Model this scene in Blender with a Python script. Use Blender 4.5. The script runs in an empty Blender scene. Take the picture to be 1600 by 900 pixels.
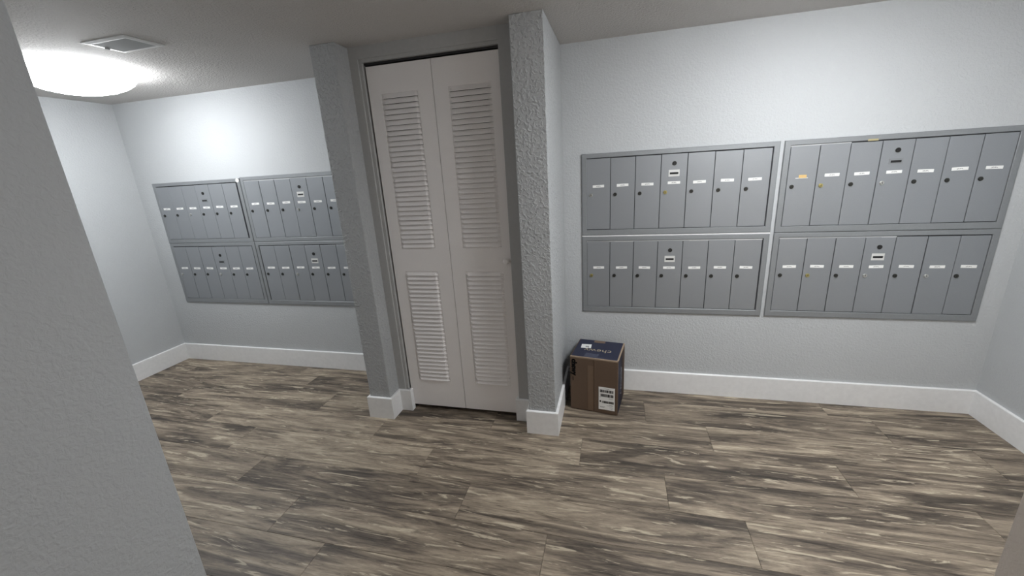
import bpy, bmesh, math, random
from mathutils import Vector, Matrix
random.seed(7)
SC = bpy.context.scene
C = SC.collection

# ------------------------------------------------------------------ camera
cd = bpy.data.cameras.new('camera'); cam = bpy.data.objects.new('camera', cd); C.objects.link(cam)
F_PX, YAW, PITCH, ROLL = 636.09, 0.2586, -0.2842, -0.0606
CAM = Vector((0.3133, -2.5445, 1.4667))
cy, sy, cp, sp, cr, sr = math.cos(YAW), math.sin(YAW), math.cos(PITCH), math.sin(PITCH), math.cos(ROLL), math.sin(ROLL)
fw = Vector((-sy*cp, cy*cp, sp)); rt = Vector((cy, sy, 0)); up = rt.cross(fw)
r2 = cr*rt + sr*up; u2 = -sr*rt + cr*up
M = Matrix.Identity(4)
for i in range(3):
    M[i][0], M[i][1], M[i][2], M[i][3] = r2[i], u2[i], -fw[i], CAM[i]
cam.matrix_world = M
cd.sensor_fit = 'HORIZONTAL'; cd.sensor_width = 36.0; cd.lens = F_PX/1600*36.0
cd.clip_start = 0.02; cd.clip_end = 50
SC.camera = cam

# ------------------------------------------------------------------ world, light levels, exposure
W = bpy.data.worlds.new('world'); SC.world = W; W.use_nodes = True
W.node_tree.nodes['Background'].inputs[0].default_value = (0.5, 0.5, 0.52, 1)
W.node_tree.nodes['Background'].inputs[1].default_value = 0.05
LAMP_COL = (0.945, 0.975, 1.0); LAMP_LEFT = 6.8; LAMP_RIGHT = 10.0
FILL_COL = (1.0, 0.90, 0.82); PASSAGE_FILL = 2.4
SC.view_settings.view_transform = 'Standard'; SC.view_settings.look = 'None'
SC.view_settings.gamma = 1.0; SC.view_settings.use_curve_mapping = False
SC.view_settings.exposure = 2.45

# ------------------------------------------------------------------ room measures (metres)
XL, XR, H = -3.4159, 2.2588, 2.1116
XA, XC, XD = -1.1783, -1.0362, -0.1525          # closet: pillar edges (right pillar ends at x = 0)
YF, YR, YD = -0.5654, -0.4572, -0.4332          # pillar front, recess wall, door face
XE, XF, DOOR_TOP, OPEN_TOP = -0.9626, -0.2360, 2.0177, 2.0524
YP, XPL, XPR, YEND = -1.90, -0.818, 0.892, -4.6 # passage the picture was taken from
HB, TB = 0.1446, 0.015                          # baseboard

# ------------------------------------------------------------------ materials
def new_mat(name):
    m = bpy.data.materials.new(name); m.use_nodes = True
    nt = m.node_tree; b = nt.nodes['Principled BSDF']
    return m, nt, b
def N(nt, t, **k):
    n = nt.nodes.new(t)
    for a, v in k.items():
        if a in n.inputs: n.inputs[a].default_value = v
        else: setattr(n, a, v)
    return n
def srgb(r, g, b):
    f = lambda c: (c/255/12.92 if c/255 <= .04045 else ((c/255+.055)/1.055)**2.4)
    return (f(r), f(g), f(b), 1)
def plain(name, col, rough=.5, metal=0.0, spec=.5, bump=0, bscale=200):
    m, nt, b = new_mat(name)
    tc = N(nt, 'ShaderNodeTexCoord'); no = N(nt, 'ShaderNodeTexNoise'); no.inputs['Scale'].default_value = bscale
    nt.links.new(tc.outputs['Object'], no.inputs['Vector'])
    mr = N(nt, 'ShaderNodeMapRange'); mr.inputs['To Min'].default_value = .93; mr.inputs['To Max'].default_value = 1.07
    nt.links.new(no.outputs['Fac'], mr.inputs['Value'])
    mx = N(nt, 'ShaderNodeMix', data_type='RGBA', blend_type='MULTIPLY'); mx.inputs['Factor'].default_value = 1
    mx.inputs[6].default_value = col; nt.links.new(mr.outputs['Result'], mx.inputs[7])
    nt.links.new(mx.outputs[2], b.inputs['Base Color'])
    b.inputs['Roughness'].default_value = rough; b.inputs['Metallic'].default_value = metal
    b.inputs['Specular IOR Level'].default_value = spec
    if bump:
        bp = N(nt, 'ShaderNodeBump'); bp.inputs['Strength'].default_value = bump; bp.inputs['Distance'].default_value = .002
        nt.links.new(no.outputs['Fac'], bp.inputs['Height']); nt.links.new(bp.outputs['Normal'], b.inputs['Normal'])
    return m
def textured_wall(name, col, strength, scale, rough=.62, dist=.004, knock=False):
    """painted drywall with sprayed texture"""
    m, nt, b = new_mat(name)
    tc = N(nt, 'ShaderNodeTexCoord')
    n1 = N(nt, 'ShaderNodeTexNoise'); n1.inputs['Scale'].default_value = scale; n1.inputs['Detail'].default_value = 3
    n1.inputs['Distortion'].default_value = .6
    nt.links.new(tc.outputs['Object'], n1.inputs['Vector'])
    rp = N(nt, 'ShaderNodeValToRGB')
    e = rp.color_ramp.elements
    e[0].position = .47 if knock else .35; e[1].position = .62 if knock else .7
    nt.links.new(n1.outputs['Fac'], rp.inputs['Fac'])
    bp = N(nt, 'ShaderNodeBump'); bp.inputs['Strength'].default_value = strength; bp.inputs['Distance'].default_value = dist
    nt.links.new(rp.outputs['Color'], bp.inputs['Height']); nt.links.new(bp.outputs['Normal'], b.inputs['Normal'])
    n2 = N(nt, 'ShaderNodeTexNoise'); n2.inputs['Scale'].default_value = 2.2
    nt.links.new(tc.outputs['Object'], n2.inputs['Vector'])
    mr = N(nt, 'ShaderNodeMapRange'); mr.inputs['To Min'].default_value = .96; mr.inputs['To Max'].default_value = 1.04
    nt.links.new(n2.outputs['Fac'], mr.inputs['Value'])
    mx = N(nt, 'ShaderNodeMix', data_type='RGBA', blend_type='MULTIPLY'); mx.inputs['Factor'].default_value = 1
    mx.inputs[6].default_value = col; nt.links.new(mr.outputs['Result'], mx.inputs[7])
    nt.links.new(mx.outputs[2], b.inputs['Base Color'])
    b.inputs['Roughness'].default_value = rough; b.inputs['Specular IOR Level'].default_value = .3
    return m
def emissive(name, col, s):
    m, nt, b = new_mat(name)
    b.inputs['Base Color'].default_value = (.9, .9, .9, 1)
    b.inputs['Emission Color'].default_value = (*col, 1); b.inputs['Emission Strength'].default_value = s
    return m

WALLC = (.485, .50, .51, 1)
M_WALL = textured_wall('wall paint light grey orange peel', WALLC, .33, 85)
M_PILLAR = textured_wall('wall paint darkened grey knockdown', (.42, .43, .435, 1), .7, 62, dist=.005, knock=True)  # same paint as the walls, darkened to shade the pillar fronts
M_CEIL = textured_wall('ceiling paint sprayed', (.58, .56, .54, 1), .6, 90, rough=.8)
M_JAMB = plain('smooth painted jamb', (.42, .42, .415, 1), .5, bump=.05, bscale=60)
M_WARM = textured_wall('warm white near wall', (.78, .71, .64, 1), .3, 90)  # paler and warmer tone than the other walls
M_TRIM = plain('white semi gloss trim paint', (.80, .80, .80, 1), .35, bump=.03, bscale=40)
M_DOOR = plain('off white enamelled door steel', (.84, .81, .80, 1), .42, bump=.05, bscale=300)
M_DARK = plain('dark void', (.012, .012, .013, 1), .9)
M_TRACKGAP = plain('black track and dark gap', (.02, .02, .02, 1), .5)
M_ALU = plain('anodised aluminium frame', (.27, .283, .293, 1), .48, .4, bump=.04, bscale=150)
M_DOORALU = plain('grey anodised mailbox door', (.30, .315, .332, 1), .42, .45, bump=.04, bscale=260)
M_LIP = plain('pale strip as lamp-lit ledge', (.62, .63, .64, 1), .35, .5)
M_BACK = plain('mailbox interior shadow gap', (.03, .03, .035, 1), .8)
M_LOCKD = plain('dark cam lock', (.05, .05, .045, 1), .35, .6)
M_LOCKB = plain('brass cam lock', (.48, .42, .18, 1), .3, .8)
M_LOCKS = plain('silver cam lock', (.55, .55, .53, 1), .3, .8)
M_KEY = plain('keyway', (.01, .01, .01, 1), .7)
M_PLATE = plain('pale nameplate', (.62, .62, .60, 1), .5)
M_TAN = plain('tan paper label', (.62, .42, .17, 1), .6)
M_PAPER = plain('white label paper', (.80, .80, .78, 1), .5)
M_INK = plain('black ink', (.008, .008, .008, 1), .9, spec=.05)
M_GREYINK = plain('grey print', (.32, .32, .32, 1), .6)
M_CARD = plain('brown cardboard', (.112, .071, .046, 1), .75, bump=.08, bscale=90)
M_CARDEDGE = plain('worn cardboard edge', (.30, .225, .16, 1), .8, bump=.1, bscale=120)
M_NAVY = plain('navy printed cardboard', (.014, .017, .042, 1), .6)
M_NAVYTAPE = plain('clear tape over navy print', (.045, .050, .085, 1), .25)
M_GOLD = plain('pale gold print', (.42, .36, .25, 1), .6)
M_TAPE = plain('clear tape over cardboard', (.15, .098, .064, 1), .35)
M_VENT = plain('white vent enamel', (.72, .72, .71, 1), .45)
M_VENTIN = plain('grey vent louver', (.36, .37, .37, 1), .55)
M_FIXT = plain('white lamp housing', (.8, .8, .8, 1), .4)
M_LAMPL = emissive('lit opal lamp diffuser', LAMP_COL, LAMP_LEFT)
M_LAMPR = emissive('lit opal lamp diffuser at right', LAMP_COL, LAMP_RIGHT)
M_FILLP = emissive('added warm fill diffuser', FILL_COL, PASSAGE_FILL)

def make_label_mat():
    m, nt, b = new_mat('printed strip label')
    tc = N(nt, 'ShaderNodeTexCoord'); sx = N(nt, 'ShaderNodeSeparateXYZ'); nt.links.new(tc.outputs['Object'], sx.inputs[0])
    def inside(sock, half):
        a = N(nt, 'ShaderNodeMath', operation='ABSOLUTE'); nt.links.new(sock, a.inputs[0])
        l = N(nt, 'ShaderNodeMath', operation='LESS_THAN'); nt.links.new(a.outputs[0], l.inputs[0]); l.inputs[1].default_value = half
        return l.outputs[0]
    mul = N(nt, 'ShaderNodeMath', operation='MULTIPLY')
    nt.links.new(inside(sx.outputs['X'], .0125), mul.inputs[0]); nt.links.new(inside(sx.outputs['Z'], .0025), mul.inputs[1])
    no = N(nt, 'ShaderNodeTexNoise'); no.inputs['Scale'].default_value = 420; nt.links.new(tc.outputs['Object'], no.inputs['Vector'])
    gt = N(nt, 'ShaderNodeMath', operation='GREATER_THAN'); nt.links.new(no.outputs['Fac'], gt.inputs[0]); gt.inputs[1].default_value = .5
    m2 = N(nt, 'ShaderNodeMath', operation='MULTIPLY'); nt.links.new(mul.outputs[0], m2.inputs[0]); nt.links.new(gt.outputs[0], m2.inputs[1])
    mx = N(nt, 'ShaderNodeMix', data_type='RGBA'); mx.inputs[6].default_value = (.82, .82, .80, 1); mx.inputs[7].default_value = (.16, .16, .17, 1)
    nt.links.new(m2.outputs[0], mx.inputs['Factor']); nt.links.new(mx.outputs[2], b.inputs['Base Color'])
    b.inputs['Roughness'].default_value = .5
    return m
M_LABEL = make_label_mat()

def make_wood():
    m, nt, b = new_mat('grey brown weathered vinyl plank')
    L = nt.links.new
    tc = N(nt, 'ShaderNodeTexCoord'); oi = N(nt, 'ShaderNodeObjectInfo')
    mu = N(nt, 'ShaderNodeVectorMath', operation='SCALE'); mu.inputs[0].default_value = (37.0, 91.0, 13.0)
    L(oi.outputs['Random'], mu.inputs['Scale'])
    ad = N(nt, 'ShaderNodeVectorMath', operation='ADD'); L(tc.outputs['Object'], ad.inputs[0]); L(mu.outputs[0], ad.inputs[1])
    def noise(sx, sy, detail, dist, rough=.6):
        mp = N(nt, 'ShaderNodeMapping'); mp.inputs['Scale'].default_value = (sx, sy, 1); L(ad.outputs[0], mp.inputs['Vector'])
        n = N(nt, 'ShaderNodeTexNoise'); n.inputs['Scale'].default_value = 1; n.inputs['Detail'].default_value = detail
        n.inputs['Distortion'].default_value = dist; n.inputs['Roughness'].default_value = rough
        L(mp.outputs[0], n.inputs['Vector']); return n.outputs['Fac']
    broad = noise(1.25, 9.5, 7, 1.5, .58)
    fine = noise(3.6, 36, 7, 1.8, .68)
    streak = noise(2.6, 24, 6, 2.2, .62)
    tiny = noise(45, 220, 3, .4)
    # value = broad + fine
    def math_(op, a, c, clamp=False):
        n = N(nt, 'ShaderNodeMath', operation=op); n.use_clamp = clamp
        for i, v in enumerate((a, c)):
            if isinstance(v, (int, float)): n.inputs[i].default_value = v
            else: L(v, n.inputs[i])
        return n.outputs[0]
    sc_ = N(nt, 'ShaderNodeSeparateColor'); L(oi.outputs['Color'], sc_.inputs[0])
    tone = math_('MULTIPLY', math_('SUBTRACT', sc_.outputs[0], .5), .13)
    v = math_('ADD', math_('MULTIPLY', broad, .66), math_('MULTIPLY', fine, .34))
    v = math_('ADD', v, tone)
    rp = N(nt, 'ShaderNodeValToRGB'); L(v, rp.inputs['Fac'])
    cr_ = rp.color_ramp; cr_.elements[0].position = .365; cr_.elements[0].color = WOOD[0]
    cr_.elements[1].position = .65; cr_.elements[1].color = WOOD[4]
    for p, c in ((.44, WOOD[1]), (.505, WOOD[2]), (.575, WOOD[3])):
        e = cr_.elements.new(p); e.color = c
    # pale cream streaks
    r2_ = N(nt, 'ShaderNodeValToRGB'); L(streak, r2_.inputs['Fac']); r2_.color_ramp.elements[0].position = .585; r2_.color_ramp.elements[1].position = .63
    mx = N(nt, 'ShaderNodeMix', data_type='RGBA'); L(math_('MULTIPLY', r2_.outputs['Color'], .6), mx.inputs['Factor'])
    L(rp.outputs['Color'], mx.inputs[6]); mx.inputs[7].default_value = WOOD[5]
    # dark grain marks
    r3 = N(nt, 'ShaderNodeValToRGB'); L(fine, r3.inputs['Fac']); r3.color_ramp.elements[0].position = .30; r3.color_ramp.elements[1].position = .42
    r3.color_ramp.elements[0].color = (.55, .53, .5, 1); r3.color_ramp.elements[1].color = (1, 1, 1, 1)
    m3 = N(nt, 'ShaderNodeMix', data_type='RGBA', blend_type='MULTIPLY'); m3.inputs['Factor'].default_value = 1
    L(mx.outputs[2], m3.inputs[6]); L(r3.outputs['Color'], m3.inputs[7])
    tr = N(nt, 'ShaderNodeMapRange'); L(tiny, tr.inputs['Value']); tr.inputs['To Min'].default_value = .74; tr.inputs['To Max'].default_value = 1.26
    m4 = N(nt, 'ShaderNodeMix', data_type='RGBA', blend_type='MULTIPLY'); m4.inputs['Factor'].default_value = 1
    L(m3.outputs[2], m4.inputs[6]); L(tr.outputs['Result'], m4.inputs[7])
    L(m4.outputs[2], b.inputs['Base Color'])
    b.inputs['Roughness'].default_value = .5; b.inputs['Specular IOR Level'].default_value = .35
    bp = N(nt, 'ShaderNodeBump'); bp.inputs['Strength'].default_value = .15; bp.inputs['Distance'].default_value = .001
    L(fine, bp.inputs['Height']); L(bp.outputs['Normal'], b.inputs['Normal'])
    return m
WOOD = [(.050, .041, .033, 1), (.105, .084, .065, 1), (.195, .157, .119, 1), (.30, .246, .184, 1), (.43, .36, .27, 1), (.60, .52, .39, 1)]
M_WOOD = make_wood()

# ------------------------------------------------------------------ helpers
def box(bm, x0, x1, y0, y1, z0, z1, mi=0):
    vs = [bm.verts.new((x, y, z)) for z in (z0, z1) for y in (y0, y1) for x in (x0, x1)]
    for f in ((0, 2, 3, 1), (4, 5, 7, 6), (0, 1, 5, 4), (2, 6, 7, 3), (0, 4, 6, 2), (1, 3, 7, 5)):
        fc = bm.faces.new([vs[i] for i in f]); fc.material_index = mi
    return vs
def cyl(bm, c, axis, r0, r1, h, n=24, mi=0):
    """frustum from c along axis ('x','y','z' with sign by h)"""
    ax = {'x': (Vector((0, 1, 0)), Vector((0, 0, 1)), Vector((1, 0, 0))), 'y': (Vector((0, 0, 1)), Vector((1, 0, 0)), Vector((0, 1, 0))),
          'z': (Vector((1, 0, 0)), Vector((0, 1, 0)), Vector((0, 0, 1)))}[axis]
    c = Vector(c); a = []; b = []
    for i in range(n):
        t = 2*math.pi*i/n; d = ax[0]*math.cos(t)+ax[1]*math.sin(t)
        a.append(bm.verts.new(c+d*r0)); b.append(bm.verts.new(c+d*r1+ax[2]*h))
    fs = [bm.faces.new(list(reversed(a))), bm.faces.new(b)]
    for i in range(n): fs.append(bm.faces.new((a[i], a[(i+1) % n], b[(i+1) % n], b[i])))
    for f in fs: f.material_index = mi
def mesh(bm, name, mats, bevel=0, seg=1, smooth=False):
    bmesh.ops.recalc_face_normals(bm, faces=bm.faces)
    if bevel: bmesh.ops.bevel(bm, geom=list(bm.edges), offset=bevel, segments=seg, affect='EDGES', profile=.5)
    me = bpy.data.meshes.new(name); bm.to_mesh(me); bm.free()
    for m in (mats if isinstance(mats, (list, tuple)) else [mats]): me.materials.append(m)
    if smooth:
        for p in me.polygons: p.use_smooth = True
    return me
def link(name, me, parent=None, loc=(0, 0, 0), rot=(0, 0, 0)):
    o = bpy.data.objects.new(name, me); C.objects.link(o)
    o.location = loc; o.rotation_euler = rot
    if parent is not None: o.parent = parent
    return o
def obj(name, bm, mats, parent=None, loc=(0, 0, 0), bevel=0, seg=1, smooth=False):
    return link(name, mesh(bm, name, mats, bevel, seg, smooth), parent, loc)
def tag(o, label, cat, group=None):
    o['label'] = label; o['category'] = cat
    if group: o['group'] = group
    return o
def struct(o, label=None):
    o['kind'] = 'structure'
    if label: o['label'] = label
    return o
def sbox(name, b, mat, label=None, bevel=0):
    bm = bmesh.new(); box(bm, *b); return struct(obj(name, bm, mat, bevel=bevel), label)
def sweep(bm, pts, side, t, h, z0=0, ch=.003):
    """rectangular board with an eased top edge run along a 2D polyline, mitred at the corners; side=+1 thickness to the left of travel"""
    n = len(pts); prof = [(0, 0), (t, 0), (t, h-ch), (t-ch, h), (0, h)]
    rings = []
    P2 = [Vector(p) for p in pts]
    for i in range(n):
        d0 = (P2[i]-P2[i-1]).normalized() if i else None
        d1 = (P2[i+1]-P2[i]).normalized() if i < n-1 else None
        n0 = Vector((-d0.y, d0.x))*side if d0 else None; n1 = Vector((-d1.y, d1.x))*side if d1 else None
        if n0 is None: off = n1
        elif n1 is None: off = n0
        else:
            off = (n0+n1); off = off/ (off.length_squared/2)
        rings.append([bm.verts.new((P2[i].x+off.x*u, P2[i].y+off.y*u, z0+v)) for u, v in prof])
    k = len(prof)
    for a, b in zip(rings, rings[1:]):
        for j in range(k): bm.faces.new((a[j], a[(j+1) % k], b[(j+1) % k], b[j]))
    bm.faces.new(rings[0]); bm.faces.new(list(reversed(rings[-1])))

# ------------------------------------------------------------------ floor of separate planks
bm = bmesh.new(); box(bm, XL-.1, XR+.1, YEND-.1, .1, -.06, -.008)
floor = struct(obj('floor', bm, M_BACK), 'floor of grey-brown weathered wood-look planks')
PW, PL, GAP = .2172, 1.213, .0005
row_joint = {0: .30, 1: .498, 2: .822, 3: .147, 4: .556, 5: .852, 6: .053, 7: -.858+.0, 8: .30, 9: .72, 10: .12, 11: .9, 12: .45, 13: .0, 14: .66, 15: .2, 16: .9, 17: .5, 18: .1, 19: .7, 20: .3, 21: .8}
# how dark (0) or pale (1) some of the planks are: (row from the back wall, plank counted from the row's reference joint)
PTONE = {(5, -2): .16, (5, -1): .46, (5, 0): .66, (4, -2): .78, (4, -1): .72, (4, 0): .36, (3, -2): .74, (3, -1): .60, (3, 0): .34, (3, 1): .46,
         (2, -1): .44, (2, 0): .62, (6, -2): .62, (6, -1): .46, (6, 0): .24, (7, 0): .66, (7, -1): .5, (7, 1): .6, (1, -1): .4, (1, 0): .5, (0, 0): .4}
ye = [0.0, -.143]
while ye[-1] > YEND: ye.append(ye[-1]-PW)
for r in range(len(ye)-1):
    y1, y0 = ye[r], max(ye[r+1], YEND)
    xmin, xmax = (XL, XR) if y0 > YP-.3 else (XPL-.4, XPR+.4)
    if y1-y0 < .02: continue
    j = row_joint.get(r, .3) - PL*6
    while j < xmax:
        a, b = max(j, xmin), min(j+PL, xmax)
        if b-a > .01:
            cx_, cy_ = (a+b)/2, (y0+y1)/2
            bm = bmesh.new()
            hx, hy = (b-a)/2-GAP, (y1-y0)/2-GAP
            vs = box(bm, -hx, hx, -hy, hy, -.006, 0)
            top = [f for f in bm.faces if all(abs(v.co.z) < 1e-6 for v in f.verts)]
            bmesh.ops.bevel(bm, geom=list({e for f in top for e in f.edges}), offset=.0008, segments=1, affect='EDGES')
            pk = obj('plank', bm, M_WOOD, floor, (cx_, cy_, 0))
            tv = PTONE.get((r, round((j-row_joint.get(r, .3))/PL)), random.uniform(.38, .64))
            pk.color = (tv, tv, tv, 1)
        j += PL

# ------------------------------------------------------------------ shell
sbox('ceiling', (XL-.1, XR+.1, YEND-.1, .1, H, H+.1), M_CEIL, 'white sprayed-texture ceiling')
sbox('wall_back', (XL-.1, XR+.1, 0, .1, 0, H), M_WALL, 'light grey textured wall the mailbox banks hang on')
sbox('wall_left', (XL-.1, XL, YP-.1, 0, 0, H), M_WALL, 'light grey textured wall left of the far mailboxes')
sbox('wall_right', (XR, XR+.1, YP-.1, 0, 0, H), M_WALL, 'light grey textured wall at the right edge')
sbox('wall_front_left', (XL-.1, XPL, YEND, YP, 0, H), M_WALL, 'near grey wall filling the left edge', bevel=.004)
sbox('wall_front_right', (XPR, XR+.1, YEND, YP, 0, H), M_WARM, 'near wall corner at the lower right edge', bevel=.004)
sbox('wall_rear', (XPL-.1, XPR+.1, YEND-.1, YEND, 0, H), M_WALL)
# closet box that juts out of the back wall
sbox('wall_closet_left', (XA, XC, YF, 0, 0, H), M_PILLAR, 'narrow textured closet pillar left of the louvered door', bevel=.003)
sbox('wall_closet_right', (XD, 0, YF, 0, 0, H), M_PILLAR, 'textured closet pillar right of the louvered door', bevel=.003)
bm = bmesh.new()
box(bm, XC, XE-.026, YR, YR+.10, 0, H); box(bm, XF, XD, YR, YR+.10, 0, H); box(bm, XE-.026, XF, YR, YR+.10, OPEN_TOP, H)
struct(obj('wall_closet_front', bm, M_JAMB), 'recessed wall framing the louvered door')
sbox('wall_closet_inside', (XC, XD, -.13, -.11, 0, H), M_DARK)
# ------------------------------------------------------------------ baseboards
def base(name, pts, side, label=None):
    bm = bmesh.new(); sweep(bm, pts, side, TB, HB)
    return struct(obj(name, bm, M_TRIM), label)
base('baseboard_left', [(XL, YP), (XL, 0), (XA, 0), (XA, YF), (XC, YF), (XC, YR), (XE, YR), (XE, YR+.022)], -1, 'white baseboard round the left recess')
base('baseboard_right', [(XF-.004, YR+.03), (XF-.004, YR), (XD, YR), (XD, YF), (0, YF), (0, 0), (XR, 0), (XR, YP)], -1, 'white baseboard round the right recess')
base('baseboard_front_left', [(XPL, YEND), (XPL, YP), (XL+TB, YP)], -1)
base('baseboard_front_right', [(XR-TB, YP), (XPR, YP), (XPR, YEND)], -1)

# ------------------------------------------------------------------ louvered bifold door
door = struct(link('door_1', None), 'white louvered bifold closet door'); door.location = ((XE+XF)/2, YD, 0)
DB = .028
SEAM = -.5948
def slat_mesh(w, pitch, deep=1.0):
    """stamped louver: flush at its top edge, standing proud at its lower lip, ends tapering into the sheet"""
    bm = bmesh.new(); h = w/2; p = pitch
    secs = []
    for x, k in ((-h, .2), (-h+.018, 1), (h-.018, 1), (h, .2)):
        pr = [(y*deep if y < 0 else y, z) for y, z in [(.0040, p*1.04), (.0040*(1-k)-.0012*k, p*.60), (.0040*(1-k)-.0066*k, p*.14), (.0040*(1-k)-.0066*k, p*.06), (.0042*(1-k)-.0040*k, p*.07), (.0052, p*.5), (.0056, p*1.04)]]
        secs.append([bm.verts.new((x, y, z)) for y, z in pr])
    for a, b in zip(secs, secs[1:]):
        for i in range(7): bm.faces.new((a[i], a[(i+1) % 7], b[(i+1) % 7], b[i]))
    bm.faces.new(secs[0]); bm.faces.new(list(reversed(secs[-1])))
    return mesh(bm, 'slat', M_DOOR)
UP0, UP1, NU = 1.062, 1.882, 31
LO0, LO1, NL = .211, .923, 27
def leaf(x0, x1, s0, s1, top):
    cx_ = (x0+x1)/2; ox = door.location.x
    t = .026
    bm = bmesh.new()
    S = [(x0, s0, DB, top), (s1, x1, DB, top), (s0, s1, DB, LO0), (s0, s1, LO1, UP0), (s0, s1, UP1, top)]
    for a, b, z0, z1 in S: box(bm, a-cx_, b-cx_, 0, t, z0, z1)
    bmesh.ops.remove_doubles(bm, verts=bm.verts, dist=1e-5)
    bm2 = bm
    o = obj('door_leaf', bm2, M_DOOR, door, (cx_-ox, 0, 0))
    w = s1-s0
    mu = slat_mesh(w-.001, (UP1-UP0)/NU); ml = slat_mesh(w-.001, (LO1-LO0)/NL, 1.3)
    for i in range(NU): link('slat', mu, o, ((s0+s1)/2-cx_, .001, UP0+(UP1-UP0)/NU*i))
    for i in range(NL): link('slat', ml, o, ((s0+s1)/2-cx_, .001, LO0+(LO1-LO0)/NL*i))
    return o, cx_
G = .0015
l1, c1 = leaf(XE+.001, SEAM-G, -.893, -.681, DOOR_TOP)
l2, c2 = leaf(SEAM+G, XF-.0015, -.514, -.288, DOOR_TOP)
bm = bmesh.new(); cyl(bm, (0, 0, 0), 'y', .009, .007, -.012, 20); cyl(bm, (0, -.012, 0), 'y', .015, .017, -.006, 24); cyl(bm, (0, -.018, 0), 'y', .017, .011, -.007, 24)
k = obj('knob', bm, M_DOOR, l2, (-.265-c2, 0, .984), smooth=False); k['label'] = 'small round white pull knob'
bm = bmesh.new(); box(bm, XE-.008-door.location.x, XF-.002-door.location.x, .004, .030, DOOR_TOP+.008, OPEN_TOP)  # black strip paints the track together with the dark gap over the door
tr = obj('track_gap_strip', bm, M_TRACKGAP, door); tr['label'] = 'black strip for the track and dark gap above the door'
bm = bmesh.new()
ox = door.location.x
box(bm, XE-.026-ox, XE-.009-ox, YR+.011-YD, .09, 0, OPEN_TOP); box(bm, XE-.009-ox, XF-ox, YR+.006-YD, .002, DOOR_TOP+.018, OPEN_TOP)
obj('door_stop', bm, M_JAMB, door)

# ------------------------------------------------------------------ mailbox banks
def cham_door_mesh(w, h, t):
    bm = bmesh.new(); box(bm, -w, 0, 0, t, 0, h)     # hinge at x = 0 (right edge), front face at y = 0
    return mesh(bm, 'mailbox_door', M_DOORALU, bevel=.0012)
def lock_mesh(mat):
    bm = bmesh.new(); cyl(bm, (0, .001, 0), 'y', .0105, .0105, -.003, 20); cyl(bm, (0, -.002, 0), 'y', .0092, .0085, -.0035, 20)
    box(bm, -.0011, .0011, -.0060, -.0050, -.0045, .0045, 1)
    return mesh(bm, 'lock', [mat, M_KEY])
LOCKS = {c: lock_mesh(m) for c, m in (('d', M_LOCKD), ('b', M_LOCKB), ('s', M_LOCKS))}
def strip_mesh(w, h, mat, name):
    bm = bmesh.new(); box(bm, -w/2, w/2, -.0008, .0004, -h/2, h/2); return mesh(bm, name, mat)
LAB = strip_mesh(.066, .0150, M_LABEL, 'name_label')
TANL = strip_mesh(.036, .016, M_TAN, 'name_label')
bm = bmesh.new(); cyl(bm, (0, .001, 0), 'y', .0118, .0118, -.003, 24); cyl(bm, (0, -.002, 0), 'y', .009, .009, -.002, 24, 1)
MLOCK = mesh(bm, 'master_lock', [M_LOCKD, M_KEY])
bm = bmesh.new(); box(bm, -.029, .029, -.001, .0006, -.0185, .0185); box(bm, -.0225, .0225, -.0016, -.0006, -.0065, .0045, 1)
SLOT_W = mesh(bm, 'slot_plate', [M_PLATE, M_KEY])
bm = bmesh.new(); box(bm, -.029, .029, -.001, .0006, -.0135, .0135); box(bm, -.0225, .0225, -.0016, -.0006, -.0065, .0045, 1)
SLOT_G = mesh(bm, 'slot_plate', [M_ALU, M_KEY])

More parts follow.
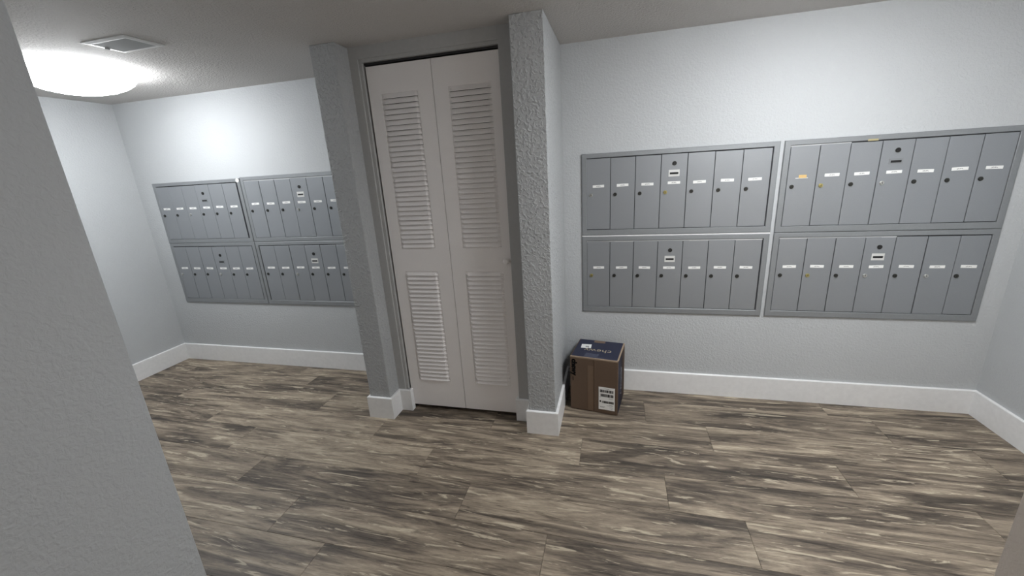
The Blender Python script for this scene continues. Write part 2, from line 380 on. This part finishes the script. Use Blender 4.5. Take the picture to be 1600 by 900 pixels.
def bank(x0, x1, z0, z1, n, first, pitch, zlab, locks, plate, label, li=.029, bi=.034, ti=.026, hidden=0, tan=False, strip=(), drop=None):
    t = link('mailbox_bank', None, None, (x0, 0, z0)); tag(t, label, 'mailbox', 'wall mailbox banks')
    w, h = x1-x0, z1-z0
    P = .010
    # mitred frame flange
    bm = bmesh.new()
    o_ = [(0, 0), (w, 0), (w, h), (0, h)]; i_ = [(li, bi), (w-li, bi), (w-li, h-ti), (li, h-ti)]
    def ring(pts, y): return [bm.verts.new((x, y, z)) for x, z in pts]
    def inset(pts, d): 
        cx_ = w/2; cz_ = h/2
        return [(x+d*(1 if x < cx_ else -1), z+d*(1 if z < cz_ else -1)) for x, z in pts]
    rs = [ring(o_, -.001), ring(o_, -P+.003), ring(inset(o_, .003), -P), ring(inset(i_, -.002), -P), ring(i_, -P+.002), ring(i_, -.0015)]
    for a, b in zip(rs, rs[1:]):
        for k in range(4): bm.faces.new((a[k], a[(k+1) % 4], b[(k+1) % 4], b[k]))
    obj('frame', bm, M_ALU, t)
    bm = bmesh.new(); box(bm, li-.002, w-li+.002, -.0018, -.001, bi-.002, h-ti+.002); obj('backing', bm, M_BACK, t)
    # doors
    dh = h-bi-ti-.007; dw = pitch-.0028
    me = cham_door_mesh(dw, dh, .006)
    for k in range(n):
        xr = first+pitch*(k+.5)-x0                      # right (hinge) edge
        if k == n-1: xr = min(xr, w-li-.002)
        rz = random.choice((0, .001, .003, .006, .011))
        xl = (first+pitch*(k-.5)-x0)
        mk = me if xr-xl > pitch-.0008 else cham_door_mesh(xr-xl-.0028, dh, .006)
        d = link('mailbox_door', mk, t, (xr-.0012, -.0082+random.uniform(-.0008, .0010), bi+.0025+random.uniform(-.001, .001)), (0, 0, rz))
        lx = -(xr-xl)/2+.0012
        zl = zlab-z0-d.location.z
        if tan and k == 0:
            link('name_label', TANL, d, (lx+.004, -.0004, zl)); s_ = strip_mesh(.058, .003, M_PAPER, 'label_strip'); link('label_strip', s_, d, (lx, -.0003, zl-.008))
        else:
            link('name_label', LAB, d, (lx+random.uniform(-.003, .003), -.0004, zl+random.uniform(-.0015, .0015)), (0, random.uniform(-.03, .03), 0))
        link('lock', LOCKS[locks[k]], d, (lx-.042, 0, zl-.051), (0, random.uniform(-.4, .4), 0))
        if k == 3:
            link('master_lock', MLOCK, d, (lx+.001, 0, zl+.106)); link('slot_plate', plate, d, (lx+.001, -.0002, zl+.053))
    # pale strip paints the lamp-lit ledge over some of the doors
    for a, b in strip:
        bm = bmesh.new(); box(bm, first+pitch*(a-.5)-x0, min(first+pitch*(b-.5)-x0, w-li), -.0080, -.004, h-ti-.0075, h-ti-.0015)
        obj('lit_ledge_strip', bm, M_LIP, t)
    return t
ZT, ZM, ZB = 1.5245, 1.0408, .5499
g = .004
b1 = bank(.1117, 1.1467, ZM+g, ZT, 7, .2085, .1393, 1.338, 'sddbddd', SLOT_W, 'seven-door grey mailbox bank at upper left of the right wall, beside the closet')
b3 = bank(.1117, 1.1467, ZB, ZM-g, 7, .2095, .1390, .8425, 'bdddddd', SLOT_W, 'seven-door grey mailbox bank behind and above the cardboard box, lower row', strip=((0, 7),))
b2 = bank(1.1664, 2.168, ZM+.001, ZT, 7, 1.2635, .1353, 1.339, 'dbdsddd', SLOT_G, 'grey mailbox bank at upper right with a tan label on its first door', tan=True, strip=((0, 2),))
b4 = bank(1.1664, 2.168, ZB, ZM-.001, 7, 1.264, .1362, .849, 'dbdsdsd', SLOT_W, 'grey mailbox bank at lower right, nearest the right wall corner', strip=((0, 4),))
ZT5, ZM5, ZB5 = 1.518, 1.0424, .5402
b5 = bank(-3.2418, -2.3857, ZM5+.001, ZT5, 6, -3.158, .1330, 1.318, 'ddsddd', SLOT_G, 'grey mailbox bank in the left recess, upper row nearest the far corner', bi=.03)
b6 = bank(-2.3815, -1.46, ZM5+.001, ZT5+.006, 6, -2.289, .1365, 1.327, 'dddsdd', SLOT_W, 'grey mailbox bank in the left recess, upper row partly hidden by the closet', bi=.03, strip=((0, 7),))
b7 = bank(-3.2418, -2.3857, ZB5, ZM5-.001, 6, -3.153, .1336, .834, 'sddsdd', SLOT_G, 'grey mailbox bank in the left recess, lower row nearest the far corner')
b8 = bank(-2.3815, -1.46, ZB5, ZM5-.001, 6, -2.280, .1365, .840, 'ddsddd', SLOT_W, 'grey mailbox bank in the left recess, lower row partly hidden by the closet')
bm = bmesh.new(); box(bm, 0, 1.035, -.0085, -.001, -.0030, .0030); obj('caulk_line', bm, M_TRIM, b3, (0, 0, ZM-ZB))['label'] = 'white caulk line along the top edge'
bm = bmesh.new(); cyl(bm, (0, 0, 0), 'y', .015, .014, -.0015, 18)
s = obj('sticker', bm, M_PAPER, b5, (.856-.020, -.0098, ZT5-ZM5-.016)); s['label'] = 'round white sticker on the frame corner'
bm = bmesh.new(); box(bm, -.022, .022, -.0008, 0, -.005, .004)
s = obj('tape_residue', bm, plain('yellowed tape residue', (.42, .36, .20, 1), .5), b2, (.39, -.0100, ZT-ZM-.024)); s['label'] = 'yellowed tape scrap on the top rail'

# ------------------------------------------------------------------ carton
ANG = math.atan2(-.044, .284)
bw, bd, bh = .289, .266, .362
ct = link('shipping_carton', None, None, (.052, -.287, 0), (0, 0, ANG)); tag(ct, 'brown and navy cardboard shipping box on the floor beside the closet pillar', 'box')
bm = bmesh.new(); box(bm, 0, bw, 0, bd, .001, bh-.001); 
obj('carton_body', bm, M_CARD, ct, bevel=.004, seg=2)
bm = bmesh.new(); box(bm, .007, bw-.008, .006, bd-.006, bh-.0015, bh); obj('top_panel', bm, M_NAVY, ct)['label'] = 'navy printed top'
bm = bmesh.new(); box(bm, bw-.0015, bw, .006, bd-.005, .006, bh-.008); obj('side_panel', bm, M_NAVY, ct)['label'] = 'navy printed side'
bm = bmesh.new(); box(bm, -.0005, .001, .005, bd-.005, .006, bh-.008); obj('side_panel', bm, M_NAVY, ct)
SX = .146
bm = bmesh.new(); box(bm, .003, SX-.0015, -.003, .001, .006, bh-.010); obj('front_flap', bm, M_CARD, ct, bevel=.001)
bm = bmesh.new(); box(bm, SX+.0015, bw-.003, -.003, .001, .004, bh-.008); obj('front_flap', bm, M_CARD, ct, bevel=.001)
bm = bmesh.new(); box(bm, SX-.036, SX-.003, -.0034, -.0029, .010, bh-.05); obj('flap_tape', bm, M_TAPE, ct)['label'] = 'strip of clear tape'
bm = bmesh.new(); box(bm, .003, bw-.003, -.0022, .0065, bh-.008, bh+.0006); box(bm, bw-.009, bw+.0006, .0065, bd-.004, bh-.006, bh+.0006)
obj('worn_edge', bm, M_CARDEDGE, ct, bevel=.001)['label'] = 'pale worn cardboard edge'
bm = bmesh.new(); box(bm, .100, .170, bd-.040, bd-.007, bh, bh+.0005); obj('top_tape', bm, M_TAPE, ct)
bm = bmesh.new(); box(bm, .085, .165, .010, .062, bh, bh+.0005); obj('top_tape', bm, M_NAVYTAPE, ct)
bm = bmesh.new(); box(bm, -.031, .031, -.028, .028, 0, .0007); box(bm, -.004, .018, -.016, .002, .0007, .0009, 1)
o = obj('white_label', bm, [M_PAPER, M_GREYINK], ct, (.066, .158, bh)); o.rotation_euler = (0, 0, .12)
def text(name, body, size, mat, parent, loc, rot, bold=0.0, sx=1.0):
    cu = bpy.data.curves.new(name, 'FONT'); cu.body = body; cu.size = size; cu.offset = bold; cu.extrude = .0003; cu.align_x = 'LEFT'; cu.resolution_u = 3
    tmp = bpy.data.objects.new(name, cu); C.objects.link(tmp)
    dg = bpy.context.evaluated_depsgraph_get(); me = bpy.data.meshes.new_from_object(tmp.evaluated_get(dg))
    bpy.data.objects.remove(tmp); me.materials.clear(); me.materials.append(mat)
    o = link(name, me, parent, loc, rot); o.scale = (sx, 1, 1)
    return o
text('top_lettering', 'chewy', .060, M_GOLD, ct, (.232, .128, bh+.0004), (0, 0, math.pi), -.0006, 1.1)
text('front_lettering', 'chewy', .042, M_INK, ct, (.014, -.0034, bh-.018), (math.pi/2, math.pi/2, 0), .0030, 1.0)
text('front_lettering', '.com', .014, M_INK, ct, (.016, -.0034, bh-.018-.116), (math.pi/2, math.pi/2, 0), .0003, 1.0)
text('side_lettering', 'chewy', .075, M_NAVYTAPE, ct, (bw+.0004, .10, bh-.09), (math.pi/2, math.pi/2, math.pi/2), .001, 1.0)
# shipping label with bars
bm = bmesh.new(); LW, LH = .096, .152
box(bm, 0, LW, -.0008, 0, 0, LH)
def bars(x0, x1, z0, z1):
    x = x0
    while x < x1:
        w_ = random.choice((.0012, .0018, .003, .0042)); box(bm, x, min(x+w_, x1), -.0012, -.0007, z0, z1, 1); x += w_+random.choice((.0009, .0013, .0018))
bars(.008, .088, .117, .135); bars(.011, .088, .088, .107)
bars(.021, .090, .045, .060); box(bm, .006, .014, -.0012, -.0007, .050, .061, 1)
for x0, x1, z in ((.030, .062, .143), (.006, .012, .084), (.060, .086, .078), (.064, .082, .036), (.048, .086, .031), (.066, .086, .019), (.010, .034, .015), (.072, .084, .008), (.006, .040, .019)):
    box(bm, x0, x1, -.0012, -.0007, z-.0012, z+.0012, 2)
obj('shipping_label', bm, [M_PAPER, M_INK, M_GREYINK], ct, (.176, -.0031, .030))['label'] = 'white shipping label with bars'

# ------------------------------------------------------------------ ceiling vent
vx0, vx1, vy0, vy1 = -1.985, -1.728, -1.025, -.850
vt = link('ceiling_vent', None, None, ((vx0+vx1)/2, (vy0+vy1)/2, H)); tag(vt, 'white metal air vent on the ceiling near the left lamp', 'vent')
w, d = (vx1-vx0)/2, (vy1-vy0)/2
bm = bmesh.new()
def rect(a, b, z): return [bm.verts.new((x, y, z)) for x, y in ((-a, -b), (a, -b), (a, b), (-a, b))]
rr = [rect(w, d, -.0005), rect(w, d, -.003), rect(w-.018, d-.018, -.0065), rect(w-.026, d-.024, -.0065), rect(w-.026, d-.024, -.001)]
for a, b in zip(rr, rr[1:]):
    for i in range(4): bm.faces.new((a[i], a[(i+1) % 4], b[(i+1) % 4], b[i]))
obj('vent_frame', bm, M_VENT, vt)
bm = bmesh.new(); box(bm, -w+.026, w-.026, -d+.024, d-.024, -.002, -.0005); obj('backing', bm, M_DARK, vt)
n = 8
bm = bmesh.new(); hw = w-.027
v = [bm.verts.new(c) for c in ((-hw, -.008, -.004), (hw, -.008, -.004), (hw, .009, -.0068), (-hw, .009, -.0068), (-hw, -.008, -.0028), (hw, -.008, -.0028), (hw, .009, -.0056), (-hw, .009, -.0056))]
for f in ((0, 1, 2, 3), (7, 6, 5, 4), (0, 4, 5, 1), (1, 5, 6, 2), (2, 6, 7, 3), (3, 7, 4, 0)): bm.faces.new([v[i] for i in f])
sm = mesh(bm, 'louver', M_VENTIN)
for i in range(n): link('louver', sm, vt, (0, -d+.034+(2*d-.068)/(n-1)*i, 0))
bm = bmesh.new(); box(bm, -.002, .002, -.010, .010, -.011, -.006); obj('lever', bm, M_VENTIN, vt, (-w+.022, .0, 0))

# ------------------------------------------------------------------ ceiling lamps and an added passage fill
def lamp(loc, r, mat, label, h=.07):
    t = link('ceiling_light', None, None, loc); tag(t, label, 'lamp', None)
    bm = bmesh.new(); cyl(bm, (0, 0, 0), 'z', r-.03, r-.03, -.013, 48); obj('housing', bm, M_FIXT, t)
    bm = bmesh.new(); rings = []
    prof = [(r, -.012)]+[(r*math.cos(a), -.014-h*math.sin(a)) for a in (.2, .42, .66, .9, 1.15, 1.38)]
    for rr_, z in prof: rings.append([bm.verts.new((rr_*math.cos(2*math.pi*i/48), rr_*math.sin(2*math.pi*i/48), z)) for i in range(48)])
    for a, b in zip(rings, rings[1:]):
        for i in range(48): bm.faces.new((a[i], a[(i+1) % 48], b[(i+1) % 48], b[i]))
    bm.faces.new(rings[-1]); bm.faces.new(list(reversed(rings[0])))
    obj('diffuser', bm, mat, t, smooth=True)
    return t
lamp((-2.52, -.735, H), .25, M_LAMPL, 'lit round white ceiling lamp in the left recess', .105)
lamp((1.2, -1.0, H), .25, M_LAMPR, 'lit round white ceiling lamp over the right recess')
lamp((-.45, -3.5, H), .20, M_FILLP, 'added warm fill lamp on the passage ceiling, out of view')  # added fill, unseen behind the camera, to brighten the closet front
